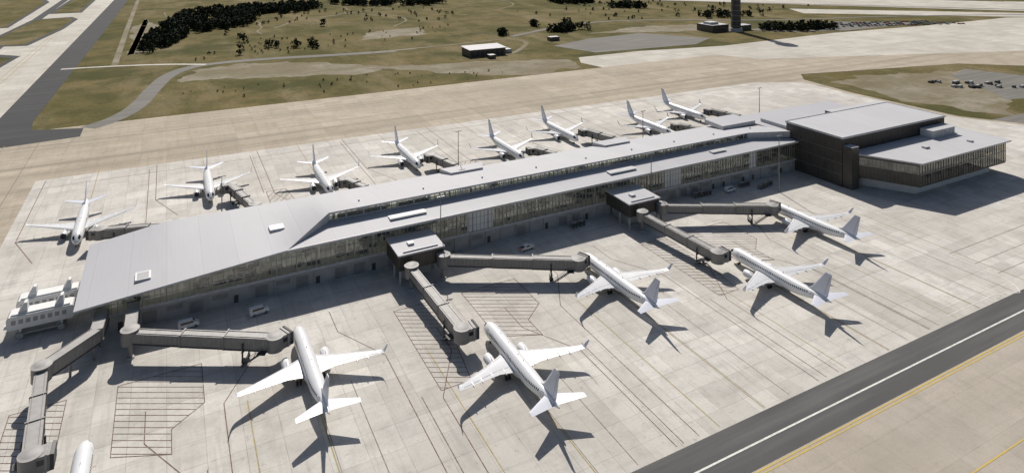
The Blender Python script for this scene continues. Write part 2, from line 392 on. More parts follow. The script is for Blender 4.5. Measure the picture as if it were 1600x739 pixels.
# ------------------------------------------------------------------ concourse
con=empty('airport_concourse')
UL,UR=-22.0,262.0
def zf(u):
    if u<33: return 10+(u-UL)/(33-UL)*3.3
    return 13.3+(u-33)/(UR-33)*.7
def lerp(a,b,t): return tuple(x+(y-x)*t for x,y in zip(a,b))
roof=MB(); TH=.55
E0=(UL,210,10);E1=(33,212.5,13.3);U1=(48,224,17.6);U2=(242,224,17.6);U3=(UR,216.5,17.6)
B0=(UL,252.4,10.2);B1=(0,253.9,13.0);B2=(48,253,13.2);B3=(UR,252,13.4)
def front(u):
    if u<=33: return lerp(E0,E1,(u-UL)/(33-UL))
    if u<=48: return lerp(E1,U1,(u-33)/15)
    if u<=242: return lerp(U1,U2,(u-48)/194)
    return lerp(U2,U3,(u-242)/20)
def back(u):
    if u<=0: return lerp(B0,B1,(u-UL)/22)
    if u<=48: return lerp(B1,B2,u/48)
    return lerp(B2,B3,(u-48)/(UR-48))
us=[-22,-16,-11,-5.5,0,5.5,11,16.5,22,27.5,33,36,39,42,45,48,60]+list(range(80,241,20))+[242,252,262]
rings=[]; rl=[]
for u in us:
    f=front(u); b=back(u); row=[]
    for k in range(9):
        t=k/8; p=lerp(f,b,t); row.append(p)
    rings.append(row); rl.append([(p[0],p[1],p[2]-TH) for p in row])
roof.grid(rings,'roof',closed=False); roof.grid(rl,'white',closed=False)
for i in range(len(us)-1):
    for k in (0,8): roof.face([rings[i][k],rings[i+1][k],rl[i+1][k],rl[i][k]],'fascia')
for i in (0,-1):
    roof.face(rings[i]+rl[i][::-1],'fascia')
roof.slab([(33.1,212.5,13.3),(UR,212.5,14),(UR,225,14.7),(48,224.6,14.4)],.5,'roof','fascia')
roof.face([(33.2,212.7,13.32),(48,223.98,14.42),(48,223.98,17.1),(33.2,212.7,13.34)],'fascia')
n=60
for i in range(n):
    a=33+(UR-33)*i/n; b=33+(UR-33)*(i+1)/n
    roof.beam((a,212.35),(b,212.35),.3,zf(a)-.7,zf(a)+.06,zf(b)-.7,zf(b)+.06,'fascia')
ro=roof.obj('roof',con,sharp=False)
def rz(u,v):
    f=front(u);b=back(u); t=(v-f[1])/(b[1]-f[1]); return f[2]+(b[2]-f[2])*t
sk=MB()
def onroof(u0,u1,v0,v1,h,mat,top=None):
    z=max(rz(u0,v0),rz(u1,v1),rz(u0,v1),rz(u1,v0)); sk.box(u0,u1,v0,v1,z-1.2,z+h,mat,top); return z+h
onroof(30,34.5,228,232,.4,'white'); z=onroof(-8,-4,217,222,.3,'white'); sk.box(-7.5,-4.5,217.5,221.5,z,z+.04,'seam')
def lowsky(u0,u1,v0,v1,z):
    sk.box(u0,u1,v0,v1,z,z+.5,'white'); sk.box(u0+.4,u1-.4,v0+.4,v1-.4,z+.5,z+.56,'fascia')
lowsky(67,80,217,220,13.9); lowsky(158,171,217,220,14.2); lowsky(213,221,217,219.5,14.3)
for a in (101,176):
    z=rz(a,247)+1.0
    sk.slab([(a,246,z),(a+14,246,z),(a+17,253.2,z-.3),(a-2,253.2,z-.3)],1.2,'roof','fascia')
sk.slab([(240,238,17.3),(262,238,17.3),(262,252.4,17),(242,252.4,17)],1.9,'roof','fascia')
for u in range(60,255,24): sk.box(u,u+.5,232,232.5,rz(u,232)-.2,rz(u,232)+.6,'fascia')
sk.obj('skylights',con)
gl=MB(); mu=MB(); VF=214.0; bay=1.5; u=-18.0; k=0
while u<UR-.1:
    b=min(u+bay,UR); z1a=zf(u)-.55; z1b=zf(b)-.55
    gl.face([(u,VF,5.4),(b,VF,5.4),(b,VF,z1b),(u,VF,z1a)],'glass')
    w=.14 if k%4 else .32
    mu.box(u-w/2,u+w/2,VF-.22 if k%4 else VF-.32,VF+.1,5.36,z1a,'mull')
    u+=bay;k+=1
for z in (7.6,10.2,):
    mu.box(-18 if z<9 else -12,UR,VF-.14,VF-.02,z,z+.1,'mull')
for i in range(24):
    a=-18+280*i/24; b=-18+280*(i+1)/24
    if min(zf(a),zf(b))>12.6: mu.box(a,b,VF-.14,VF-.02,12.1,12.2,'mull')
for a,b in ((94,104),(183,192),(232,236)): mu.box(a,b,VF-.12,VF+.02,5.6,zf(a)-.8,'white')
u=48;k=0
while u<242:
    gl.face([(u,225,14.8),(u+2,225,14.8),(u+2,225,17.1),(u,225,17.1)],'glass')
    w=.14 if k%3 else .4
    mu.box(u-w/2,u+w/2,224.75,225.1,14.4,17.1,'fascia' if k%3==0 else 'mull'); u+=2;k+=1
mu.box(48,242,224.8,225.1,14.3,14.85,'fascia')
mu.prism([(242,224.4),(262,217),(262,226),(242,226)],14.5,17.05,'fascia')
u=-18;
while u<UR:
    zt=rz(u+1,251)-.6
    gl.face([(u+2,251,5.4),(u,251,5.4),(u,251,zt),(u+2,251,zt)],'glass'); mu.box(u-.1,u+.1,250.9,251.2,5.4,zt,'mull'); u+=2
v=214.1
while v<250:
    gl.face([(-18,v+2,5.4),(-18,v,5.4),(-18,v,9.7),(-18,v+2,9.7)],'glassdk'); mu.box(-18.15,-17.95,v-.1,v+.1,5.36,9.7,'mull'); v+=2
gl.obj('glazing',con); mu.obj('mullions',con)
base=MB()
base.box(-14,UR,214.4,250.6,0,4.6,'wall'); base.box(-18,UR,213.75,251.1,4.62,5.35,'fascia')
u=-12
while u<258:
    t=R.random()
    if t<.22: base.box(u,u+3.6,214.3,214.42,0.05,3.4,'mull')
    elif t<.5: base.box(u,u+1.2,214.3,214.42,0.05,2.3,'bronze')
    elif t<.72: base.box(u,u+4.2,214.3,214.42,2.2,3.6,'mull')
    base.box(u+5.2,u+5.6,213.95,214.45,0,4.6,'wall')
    u+=6
for v in (216,226,236,245): base.cyl((-17,v,0),(-17,v,4.7),.4,.4,'wall')
base.box(-17.5,-14.01,230,246,0,4.6,'wall')
base.obj('ground_floor',con)
it=MB()
it.box(-17.8,UR,214.3,250.8,5.36,5.42,'floor')
u=-14
while u<256:
    L=R.uniform(8,18); t=R.random()
    if t<.62:
        it.box(u,u+L,231,238,5.42,R.uniform(8.2,9.4) if u<10 else R.uniform(9,12),R.choice(['inwall','inwall','inwall','wall']))
    u+=L+R.uniform(1,6)
u=-10
while u<258: it.cyl((u,219.5,5.42),(u,219.5,zf(u)-.3),.32,.32,'white',8); it.cyl((u,240,5.42),(u,240,rz(u,240)-.4),.32,.32,'white',8); u+=9
u=-15
while u<256:    # ceiling light fittings
    for v in (216.5,221):
        z=zf(u)-.75
        it.box(u,u+2.2,v,v+.35,z-.06,z,'lamp')
    u+=4.5
for _ in range(300):   # seat rows, desks, low partitions
    a=R.uniform(-16,256); v=R.uniform(215.8,229)
    L=R.uniform(1.5,4.5); t=R.random()
    if t<.6: it.box(a,a+L,v,v+.6,5.42,5.9,'seat'); it.box(a,a+L,v+.6,v+.72,5.42,6.3,'seat')
    elif t<.75: it.box(a,a+.7,v,v+L*.6,5.42,6.3,'seat')
    else: it.box(a,a+R.uniform(.4,2.4),v+2,v+2.5,5.42,R.uniform(6,7.6),R.choice(['wood','white','inwall','white']))
it.obj('interior',con)
def gatebox(u0,u1,v0,v1):
    m=MB(); zt=10
    m.box(u0+.4,u1-.4,v0+.4,213.6,4.6,zt-.8,'bronze')
    m.slab([(u0,v0,zt-.25),(u1,v0,zt-.25),(u1,213.6,zt),(u0,213.6,zt)],.45,'roof','fascia')
    m.box(u0+2,u1-2,v0+1.2,v0+1.5,zt-.2,zt+.15,'fascia'); m.box(u0+5,u0+7,v0+5,v0+7,zt-.2,zt+.5,'fascia')
    k=u0+.6
    while k<u1-.6: m.box(k,k+.1,v0+.22,v0+.4,4.8,zt-.8,'bronze2'); k+=1.1
    k=v0+.6
    while k<213: m.box(u0+.22,u0+.4,k,k+.1,4.8,zt-.8,'bronze2'); m.box(u1-.4,u1-.22,k,k+.1,4.8,zt-.8,'bronze2'); k+=1.1
    m.box(u0+3,u1-3,v0+5,213.6,0,4.59,'wall')
    for a in (u0+1,u1-1):
        m.cyl((a,v0+1,0),(a,v0+1,4.7),.35,.35,'wall'); m.cyl((a,v0+7,0),(a,v0+7,4.7),.35,.35,'wall')
    return m
gatebox(64.3,80,200,213).obj('gate_pavilion',con)
gatebox(153,168,198.6,213).obj('gate_pavilion_east',con)

# ------------------------------------------------------------------ terminal block at the far end
tb=empty('terminal_building')
m=MB()
m.box(262.3,339,190,219.4,0,20.9,'bronze')
k=190.5
while k<219: m.box(262.12,262.3,k,k+.14,.3,20.8,'bronze2'); k+=1.2
k=262.8
while k<339: m.box(k,k+.14,189.82,190,.3,20.8,'bronze2'); k+=1.2
for z in (5,10,15): m.box(262.2,262.3,190,219.4,z,z+.12,'mull')
m.box(262,339.4,189.6,219.8,20.9,21.5,'fascia','roof2')
for (a,b,c,d) in ((262.02,339.38,189.62,189.9),(262.02,262.3,189.9,219.78),(339.1,339.38,189.9,219.78),(262.3,339.1,219.5,219.78)): m.box(a,b,c,d,21.5,21.75,'fascia')
m.box(296,339.4,219.82,224,16,21.5,'bronze','roof2')
m.box(263,335,219.9,252,0,15.6,'wall','roof'); m.box(268,300,222,240,15.62,17.2,'fascia','roof')
m.box(262.3,263,219.45,251.6,0,15.5,'bronze')
m.box(262.6,267.5,185.6,189.8,0,18.2,'bronze','roof2')
m.obj('tall_block',tb)
m=MB()
P=[(268,187),(280,166.8),(346.4,166.8),(346.4,189.8),(268,189.8)]
RP=[(266.3,187.2),(279.2,165.2),(348.2,165.2),(348.2,195),(339.6,195),(339.6,189.55),(266.3,189.55)]
m.prism(RP,14.4,15.0,'fascia','roof2')
m.prism(P,4.4,5.2,'bronze','floor')
m.prism([(272,187.5),(283,170.5),(340,170.5),(340,189.8),(272,189.8)],0,4.38,'white')
def wall_strip(a,b,z0,z1,mat,offn=0):
    a=Vector(a);b=Vector(b);d=(b-a).normalized();nn=Vector((d.y,-d.x))*offn
    m.face([(a.x+nn.x,a.y+nn.y,z0),(b.x+nn.x,b.y+nn.y,z0),(b.x+nn.x,b.y+nn.y,z1),(a.x+nn.x,a.y+nn.y,z1)],mat)
def mulls(a,b,z0,z1,sp,w,mat):
    a=Vector(a);b=Vector(b);d=(b-a);L=d.length;d=d/L;k=0
    while k<=L:
        p=a+d*k; m.beam(p-d*w/2,p+d*w/2,.3,z0,z1,z0,z1,mat); k+=sp
a,b,c,e=(268,187),(280,166.8),(346.4,166.8),(346.4,189.8)
wall_strip(a,b,5.2,9.8,'bronze'); wall_strip(a,b,9.8,13.2,'glassdk'); wall_strip(a,b,13.2,14.4,'bronze')
mulls(a,b,5.2,14.4,1.5,.1,'bronze2')
wall_strip(b,c,5.2,14.4,'glassdk'); mulls(b,c,5.2,14.4,1.9,.14,'bronze2')
wall_strip(c,e,5.2,14.4,'glassdk'); mulls(c,e,5.2,14.4,1.9,.14,'bronze2')
m.box(280,346.4,166.6,166.9,9.6,9.9,'mull')
m.prism([(278,174),(282,169.5),(345,169.5),(345,189.5),(271,189.5),(271,187)],9.5,9.9,'white','floor')
k=284
while k<344:
    m.cyl((k,169,5.2),(k,169,14.3),.3,.3,'white',8); m.box(k+1,k+4,171,172,9.9,11.3,R.choice(['wood','seat','white'])); m.box(k+1,k+4,171,172,5.2,6.3,R.choice(['wood','seat','white'])); m.box(k+2,k+6,176,180,5.2,8.4,R.choice(['wood','inwall','wall'])); m.box(k+2,k+6,176,180,9.9,13,R.choice(['wood','inwall','wall']))
    for v in (169,173): m.box(k-2,k,v,v+.5,14.2,14.3,'lamp'); m.box(k+2,k+4,v+1,v+1.5,9.4,9.49,'lamp')
    k+=8
m.box(318,336,183.5,189.3,15.02,18.4,'white','roof2'); m.box(317.6,336.4,183.1,189.5,18.4,18.6,'white','roof2')
for i in range(16): m.box(318.4+i*1.1,318.7+i*1.1,183.3,183.5,15.3,18.1,'fascia')
m.box(300,303,176,178,15.02,15.8,'fascia'); m.box(328,330,172,174,15.02,15.7,'fascia')
m.obj('departures_hall',tb)

# ------------------------------------------------------------------ airliner
def make_airliner():
    m=MB(); N=28
    st=[(0,.04,.04,-.55),(.25,.42,.40,-.52),(.7,.75,.72,-.45),(1.3,1.05,1.05,-.34),(2.0,1.30,1.36,-.2),(2.8,1.52,1.62,-.08),(3.8,1.72,1.84,0),(5.2,1.85,1.98,0),(7,1.88,2.01,0),
        (12,1.88,2.01,0),(18,1.88,2.01,0),(24,1.88,2.01,0),(26.5,1.86,1.97,.03),(29,1.72,1.78,.2),(31.5,1.48,1.5,.45),(34,1.12,1.18,.75),(36.5,.72,.82,1.02),(38.4,.38,.45,1.2),(39.4,.16,.18,1.28)]
    ZC=3.35
    rings=[[(rx*math.sin(2*math.pi*k/N),-y,ZC+dz+rz*math.cos(2*math.pi*k/N)) for k in range(N)] for y,rx,rz,dz in st]
    def mf(i,j):
        ang=min(j+.5,N-j-.5)*360/N
        if i in (3,4) and 22<ang<62: return 'darkglass'
        return 'plane'
    m.grid(rings,'plane',matf=mf,caps=True)
    def rad(y):
        for a,b in zip(st,st[1:]):
            if a[0]<=y<=b[0]:
                t=(y-a[0])/(b[0]-a[0]); return [a[i]+(b[i]-a[i])*t for i in range(4)]
    for s in (-1,1):
        y=6.6
        while y<32:
            _,rx,rz,dz=rad(y); zz=.55; x=rx*math.sqrt(1-((zz)/rz)**2)+.02; x2=rx*math.sqrt(1-((zz+.42)/rz)**2)+.02
            m.face([(s*x,-y,ZC+dz+zz),(s*x,-y-.34,ZC+dz+zz),(s*x2,-y-.34,ZC+dz+zz+.42),(s*x2,-y,ZC+dz+zz+.42)],'darkglass'); y+=.68
        for y in (4.8,33.0,17.0,18.3):
            h0,h1=(-.55,1.25) if y not in (17.0,18.3) else (.15,1.1)
            if y==33.0: h0,h1=-.5,.9
            def pt(yy,zz,o=.025):
                _,rx,rz,dz=rad(yy); return (s*(rx*math.sqrt(max(.02,1-(zz/rz)**2))+o),-yy,ZC+dz+zz)
            w=.86 if h0<0 else .55
            for (ya,yb) in ((y,y+.07),(y+w-.07,y+w)):
                kk=5
                for q in range(kk):
                    za=h0+(h1-h0)*q/kk; zb=h0+(h1-h0)*(q+1)/kk
                    m.face([pt(ya,za),pt(yb,za),pt(yb,zb),pt(ya,zb)],'seam')
            for z in (h0,h1-.07): m.face([pt(y,z),pt(y+w,z),pt(y+w,z+.07),pt(y,z+.07)],'seam')
    AF=[(0,0),(.04,.32),(.15,.46),(.35,.5),(.6,.36),(.82,.16),(1,.01),(.82,-.12),(.6,-.25),(.35,-.38),(.15,-.36),(.04,-.24)]
    def surf(secs,mats,s=1,vertical=False):
        rings=[]
        for sec in secs:
            x,yl,c,z,t=sec
            if vertical: rings.append([(a2*t,-(yl+a1*c),z) for a1,a2 in AF])
            else: rings.append([(s*x,-(yl+a1*c),z+a2*t) for a1,a2 in AF])
        m.grid(rings,mats,caps=True)
    for s in (-1,1):
        surf([(0.6,12.6,8.8,2.35,.95),(1.9,13.3,7.9,2.45,.85),(5.6,15.7,5.2,2.85,.55),(11,18.6,3.4,3.42,.34),(16.6,21.5,1.75,4.02,.2),(17.1,21.9,1.55,4.15,.16)],'wing',s)
        secs=[(17.1,21.9,1.55,4.15,.16),(17.45,22.3,1.35,4.4,.13),(17.65,22.7,1.15,4.9,.11),(17.85,23.5,.8,5.9,.09),(17.98,24.2,.45,6.7,.06)]
        rings=[]
        for x,yl,c,z,t in secs: rings.append([(s*(x-a2*t),-(yl+a1*c),z) for a1,a2 in AF])
        m.grid(rings,'tail',caps=True)
        def wz(x): return 2.45+(x-1.9)*.1075
        for (x0,x1,f) in ((2.4,5.4,.72),(5.8,11,.72),(11.3,16,.76)):
            def wy(x,f):
                if x<5.6: t=(x-1.9)/3.7; yl=13.3+2.4*t; c=7.9-2.7*t
                else:
                    t=(x-5.6)/11; yl=15.7+5.8*t; c=5.2-3.45*t
                return -(yl+f*c)
            def th(x,f): return (.85-(x-1.9)*.082 if x<5.6 else .55-(x-5.6)*.032)*(.26 if f>.5 else .47)+.02
            for ff in (f,.13):
                m.face([(s*x0,wy(x0,ff),wz(x0)+th(x0,ff)),(s*x1,wy(x1,ff),wz(x1)+th(x1,ff)),(s*x1,wy(x1,ff)-.09,wz(x1)+th(x1,ff)-.004),(s*x0,wy(x0,ff)-.09,wz(x0)+th(x0,ff)-.004)],'seam')
        for x in (4.0,7.6,10.8,13.4):
            yy=20.3 if x<6 else 20.3+(x-6)*.27; z=2.2+(x)*.10
            m.grid([[(s*x+r*math.cos(q*math.pi/3),-(yy+dy),z+.0+r*1.3*math.sin(q*math.pi/3)) for q in range(6)] for dy,r in ((-2.2,.05),(-1,.24),(.4,.2),(1.1,.03))],'plane',caps=True)
        surf([(.3,33.6,4.6,4.45,.42),(1.0,34.3,4.0,4.5,.38),(7.1,38.2,1.6,5.2,.14)],'tail',s)
        ex=4.85*s; ez=1.72
        prof=[(11.6,.86),(11.4,.98),(11.6,1.1),(12.4,1.2),(13.6,1.18),(15.2,1.0),(15.9,.88)]
        m.grid([[(ex+r*math.sin(2*math.pi*q/20),-y,ez+r*math.cos(2*math.pi*q/20)) for q in range(20)] for y,r in prof],'plane',matf=lambda i,j:'alu' if i<2 else 'plane')
        m.grid([[(ex+r*math.sin(2*math.pi*q/20),-y,ez+r*math.cos(2*math.pi*q/20)) for q in range(20)] for y,r in ((11.6,.86),(12.5,.84),(12.51,.01))],'bridge_dark')
        m.cyl((ex,-11.95,ez),(ex,-12.5,ez),.03,.28,'alu',12)
        for q in range(18):
            a=2*math.pi*q/18
            m.face([(ex+.26*math.cos(a),-12.45,ez+.26*math.sin(a)),(ex+.26*math.cos(a+.2),-12.35,ez+.26*math.sin(a+.2)),(ex+.82*math.cos(a+.24),-12.3,ez+.82*math.sin(a+.24)),(ex+.82*math.cos(a),-12.45,ez+.82*math.sin(a))],'seam')
        m.cyl((ex,-15.2,ez),(ex,-16.6,ez),.72,.5,'alu',16); m.cyl((ex,-16.4,ez),(ex,-17.5,ez),.36,.06,'bridge_dark',12)
        m.hexa([(ex-.16,-12.6,ez+.9),(ex+.16,-12.6,ez+.9),(ex+.16,-17.6,ez+.85),(ex-.16,-17.6,ez+.85)],[(ex-.12,-13.6,ez+1.35),(ex+.12,-13.6,ez+1.35),(ex+.1,-18.2,2.85),(ex-.1,-18.2,2.85)],'plane')
        m.cyl((s*2.86,-19.6,.55),(s*2.86,-19.4,2.6),.13,.16,'alu',8); m.cyl((s*2.86,-19.6,1.4),(s*1.6,-19.4,2.3),.08,.08,'alu',6)
        for dx in (-.43,.43): m.cyl((s*2.86+dx-.17,-19.6,.56),(s*2.86+dx+.17,-19.6,.56),.55,.55,'tyre',16)
        m.cyl((s*.27,-4.3,.36),(s*.27+.01+s*.2,-4.3,.36),.36,.36,'tyre',14)
    m.grid([[(rx*math.sin(2*math.pi*q/16),-y,2.0+rz*math.cos(2*math.pi*q/16)) for q in range(16)] for y,rx,rz in ((10.6,.3,.1),(12,1.6,.7),(15,2.15,1.0),(20,2.15,1.0),(22.5,1.6,.7),(24,.3,.1))],'plane',caps=True)
    surf([(0,29.2,8.4,4.95,.3),(0,31.9,6.2,5.6,.5),(0,32.9,5.4,6.5,.46),(0,37.2,2.3,12.3,.2),(0,37.5,2.0,12.45,.1)],'tail',vertical=True)
    for s in (-1,1): m.face([(s*.26,-37.0,6.0),(s*.26,-37.1,6.0),(s*.11,-39.02,12.0),(s*.11,-38.92,12.0)],'seam')
    m.cyl((0,-4.3,.36),(0,-4.3,2.0),.09,.12,'alu',8)
    m.cyl((0,-14,5.34),(0,-14,5.56),.16,.08,'orange',8)
    for y in (9.5,22): m.hexa([(-.03,-y,5.3),(.03,-y,5.3),(.03,-y-.5,5.3),(-.03,-y-.5,5.3)],[(-.02,-y-.3,5.8),(.02,-y-.3,5.8),(.02,-y-.5,5.8),(-.02,-y-.5,5.8)],'plane')
    m.box(-.35,.35,-19.4,-17.2,5.33,5.43,'plane')
    return m.mesh('airliner')
pm=make_airliner()
def airliner(u,v,rot=0):
    o=bpy.data.objects.new('airliner',pm); scene.collection.objects.link(o); o.location=(u,v,.03); o.rotation_euler=(0,0,math.radians(rot)); return o
jit=[-.6,.5,-.3,.4,-.5,.6]
for (u,v),j in zip(stands,jit): airliner(u,v,j)
for (u,v),j in zip(rear,[180.4,179.5,180.3,179.8,180.5,179.6,180.2,179.9]): airliner(u,v,j)

# ------------------------------------------------------------------ boarding bridges
def ribs(m,p0,p1,w,h0,h1,z0,z1,sp=1.25):
    a=Vector(p0);b=Vector(p1);L=(b-a).length;d=(b-a)/L;k=sp/2
    while k<L:
        t=k/L; za=z0+(z1-z0)*t; p=a+d*k
        m.beam(p-d*.06,p+d*.06,w+.14,za+.25,za+h0-.2,za+.25,za+h0-.2,'bridge_top'); k+=sp
def boarding_bridge(s,e,aim,fixed=None,zs=4.6,ze=3.7):
    m=MB(); s=Vector(s);e=Vector(e);L=(e-s).length;d=(e-s)/L; n=Vector((-d.y,d.x)); aim=Vector(aim).normalized()
    if fixed:
        pts=[Vector(p) for p in fixed]+[s]
        for i,(a,b) in enumerate(zip(pts,pts[1:])):
            o=.02*i
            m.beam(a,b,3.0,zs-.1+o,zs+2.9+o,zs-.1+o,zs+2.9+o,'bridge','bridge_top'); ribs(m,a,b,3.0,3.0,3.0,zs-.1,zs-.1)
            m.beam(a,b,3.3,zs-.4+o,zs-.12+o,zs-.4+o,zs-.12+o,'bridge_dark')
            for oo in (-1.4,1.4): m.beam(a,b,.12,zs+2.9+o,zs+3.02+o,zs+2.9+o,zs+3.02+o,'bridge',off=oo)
            if (b-a).length>8:
                for k in (.04,.5):
                    q=a+(b-a)*k; m.cyl((q.x,q.y,0),(q.x,q.y,zs),.3,.3,'bridge')
    m.cyl((s.x,s.y,0),(s.x,s.y,zs-.4),.55,.55,'bridge',12); m.cyl((s.x,s.y,0),(s.x,s.y,.4),1.1,1.0,'wall',12)
    m.cyl((s.x,s.y,zs-.5),(s.x,s.y,zs+3.1),2.15,2.15,'bridge',20); m.cyl((s.x,s.y,zs+3.1),(s.x,s.y,zs+3.5),2.3,1.5,'bridge_top',20)
    def zz(t): return zs+(ze-zs)*t
    for t0,t1,w,h in ((.0,.40,2.65,2.5),(.36,.70,2.95,2.75),(.66,1.0,3.25,3.0)):
        a=s+(e-s)*t0;b=s+(e-s)*t1
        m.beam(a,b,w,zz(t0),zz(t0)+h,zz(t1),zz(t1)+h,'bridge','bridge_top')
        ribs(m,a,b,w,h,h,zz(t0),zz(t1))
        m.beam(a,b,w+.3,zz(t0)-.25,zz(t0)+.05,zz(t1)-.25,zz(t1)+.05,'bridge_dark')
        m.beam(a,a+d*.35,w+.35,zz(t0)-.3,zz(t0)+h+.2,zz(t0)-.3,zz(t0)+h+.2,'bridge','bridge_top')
        for o in (-w*.35,w*.35): m.beam(a,b,.12,zz(t0)+h,zz(t0)+h+.14,zz(t1)+h,zz(t1)+h+.14,'bridge',off=o)
    c=s+(e-s)*.80; z=zz(.8)
    for o in (-2.0,2.0):
        q=c+n*o; m.cyl((q.x,q.y,1.0),(q.x,q.y,z+1.8),.22,.22,'bridge_dark',8)
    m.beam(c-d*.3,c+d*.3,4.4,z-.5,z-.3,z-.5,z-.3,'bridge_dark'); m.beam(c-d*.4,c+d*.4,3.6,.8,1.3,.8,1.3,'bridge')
    for o in (-1.1,1.1):
        q=c+n*o
        m.cyl((q.x-n.x*.3,q.y-n.y*.3,.62),(q.x+n.x*.3,q.y+n.y*.3,.62),.6,.6,'tyre',14)
    m.cyl((e.x,e.y,ze-.4),(e.x,e.y,ze+3.1),2.2,2.2,'bridge',18); m.cyl((e.x,e.y,ze+3.1),(e.x,e.y,ze+3.4),2.3,1.7,'bridge_top',18)
    p=e+aim*3.4; m.beam(e,p,3.7,ze-.3,ze+3.0,ze-.3,ze+3.0,'bridge','bridge_top')
    m.beam(p+aim*.003,p+aim*.7,4.1,ze-.1,ze+3.2,ze-.1,ze+3.05,'bridge_dark')
    m.beam(p-aim*.9,p-aim*.5,3.9,ze-.4,ze+3.2,ze-.4,ze+3.2,'bridge_top')
    for o in (-1.9,1.9): m.beam(e+aim*1.2,e+aim*2.4,.05,ze+1.3,ze+2.3,ze+1.3,ze+2.3,'darkglass',off=o)
    side=n if n.dot(aim)<0 else -n
    q0=e-d*2.6+side*2.2; q1=q0-d*5.2
    m.beam(e-d*3.6,e-d*1.4,1.6,ze-.2,ze-.03,ze-.2,ze-.03,'bridge_dark',off=(2.4 if side==n else -2.4))
    for i in range(12):
        t=i/12; a=q0+(q1-q0)*t; b=q0+(q1-q0)*(t+1/14); z=(ze-.1)*(1-t); m.beam(a,b,1.0,z-.12,z-.04,z-.12,z-.04,'pole')
    for o in (-.5,.5): m.beam(q0,q1,.06,ze+.75,ze+.85,.9,1.0,'pole',off=o); m.beam(q0,q1,.08,ze-.3,ze-.1,-.0,.15,'pole',off=o)
    return m.obj('boarding_bridge')
boarding_bridge((67.6,197),(69.2,161),(1,.0))
boarding_bridge((79,199),(116.9,178.2),(.8,.35))
boarding_bridge((157,196),(160,161),(1,.0))
boarding_bridge((168,198),(206.4,179.2),(.8,.35))
boarding_bridge((-26.4,192),(-24,161.5),(1,0),fixed=[(-15.5,213.5),(-16.2,203)])
boarding_bridge((-8.4,199),(24.9,180),(.8,.35),fixed=[(-8.2,213.5)])
for u,v in ((16,295),(104,291),(191,291),(280,291)):
    boarding_bridge((u+14,v-25),(u+8,v+4),(-1,.0),fixed=[(u+19,251),(u+17,v-32)])
for u,v in ((61,279.5),(152,278.5),(242,277)):
    boarding_bridge((u+14,262),(u+7.6,v+3),(-1,.1),fixed=[(u+15,251)])
boarding_bridge((3,266),(-20.5,274.5),(-.9,.3),fixed=[(6,252)])

# ------------------------------------------------------------------ mobile lounges
def lounge(u,v,z):
    m=MB(); L=15.5;w=4.6
    prof=[(0,1.8+z),(.5,1.3+z),(L-.5,1.3+z),(L,1.8+z),(L,4.2+z),(L-.5,4.9+z),(.5,4.9+z),(0,4.2+z)]
    a=[(u+x,v,h) for x,h in prof]; b=[(u+x,v+w,h) for x,h in prof]
    m.grid([a,b],'white',smooth=False,caps=True)
    for i in range(8): m.box(u+1.1+i*1.65,u+2.15+i*1.65,v-.03,v+.02,2.7+z,3.9+z,'seam'); m.box(u+1.1+i*1.65,u+2.15+i*1.65,v+w-.02,v+w+.03,2.7+z,3.9+z,'seam')
    m.box(u-.03,u+.02,v+.6,v+w-.6,2.7+z,3.9+z,'seam')
    m.box(u+1,u+L-1,v+.5,v+w-.5,4.9+z,5.25+z,'white')
    m.box(u-.8,u-.003,v+1,v+w-1,1.4+z,1.6+z,'white'); m.box(u+L+.003,u+L+.9,v+1,v+w-1,1.4+z,4.2+z,'white')
    for x in (3.6,L-3.6):
        m.hexa([(u+x-1.1,v+.9,5.25+z),(u+x+1.1,v+.9,5.25+z),(u+x+1.1,v+w-.9,5.25+z),(u+x-1.1,v+w-.9,5.25+z)],[(u+x+.2,v+1.3,7.6+z),(u+x+.9,v+1.3,7.6+z),(u+x+.9,v+w-1.3,7.6+z),(u+x+.2,v+w-1.3,7.6+z)],'white')
    m.box(u+2,u+L-2,v+.7,v+w-.7,.9,1.3,'wall')
    for x in (3,L-3):
        m.box(u+x-.25,u+x+.25,v+.8,v+w-.8,.7,1.4+z,'white')
        for y in (.3,w-.3): m.cyl((u+x,v+y-.3,.85),(u+x,v+y+.3,.85),.85,.85,'wall',16)
        m.hexa([(u+x-1.6,v+1,1.2),(u+x-1.2,v+1,1.2),(u+x-1.2,v+w-1,1.2),(u+x-1.6,v+w-1,1.2)],[(u+x+1,v+1,1.32+z),(u+x+1.4,v+1,1.32+z),(u+x+1.4,v+w-1,1.32+z),(u+x+1,v+w-1,1.32+z)],'wall')
    return m.obj('mobile_lounge')
lounge(-38.5,222,1.6); lounge(-37.5,229.5,2.2)

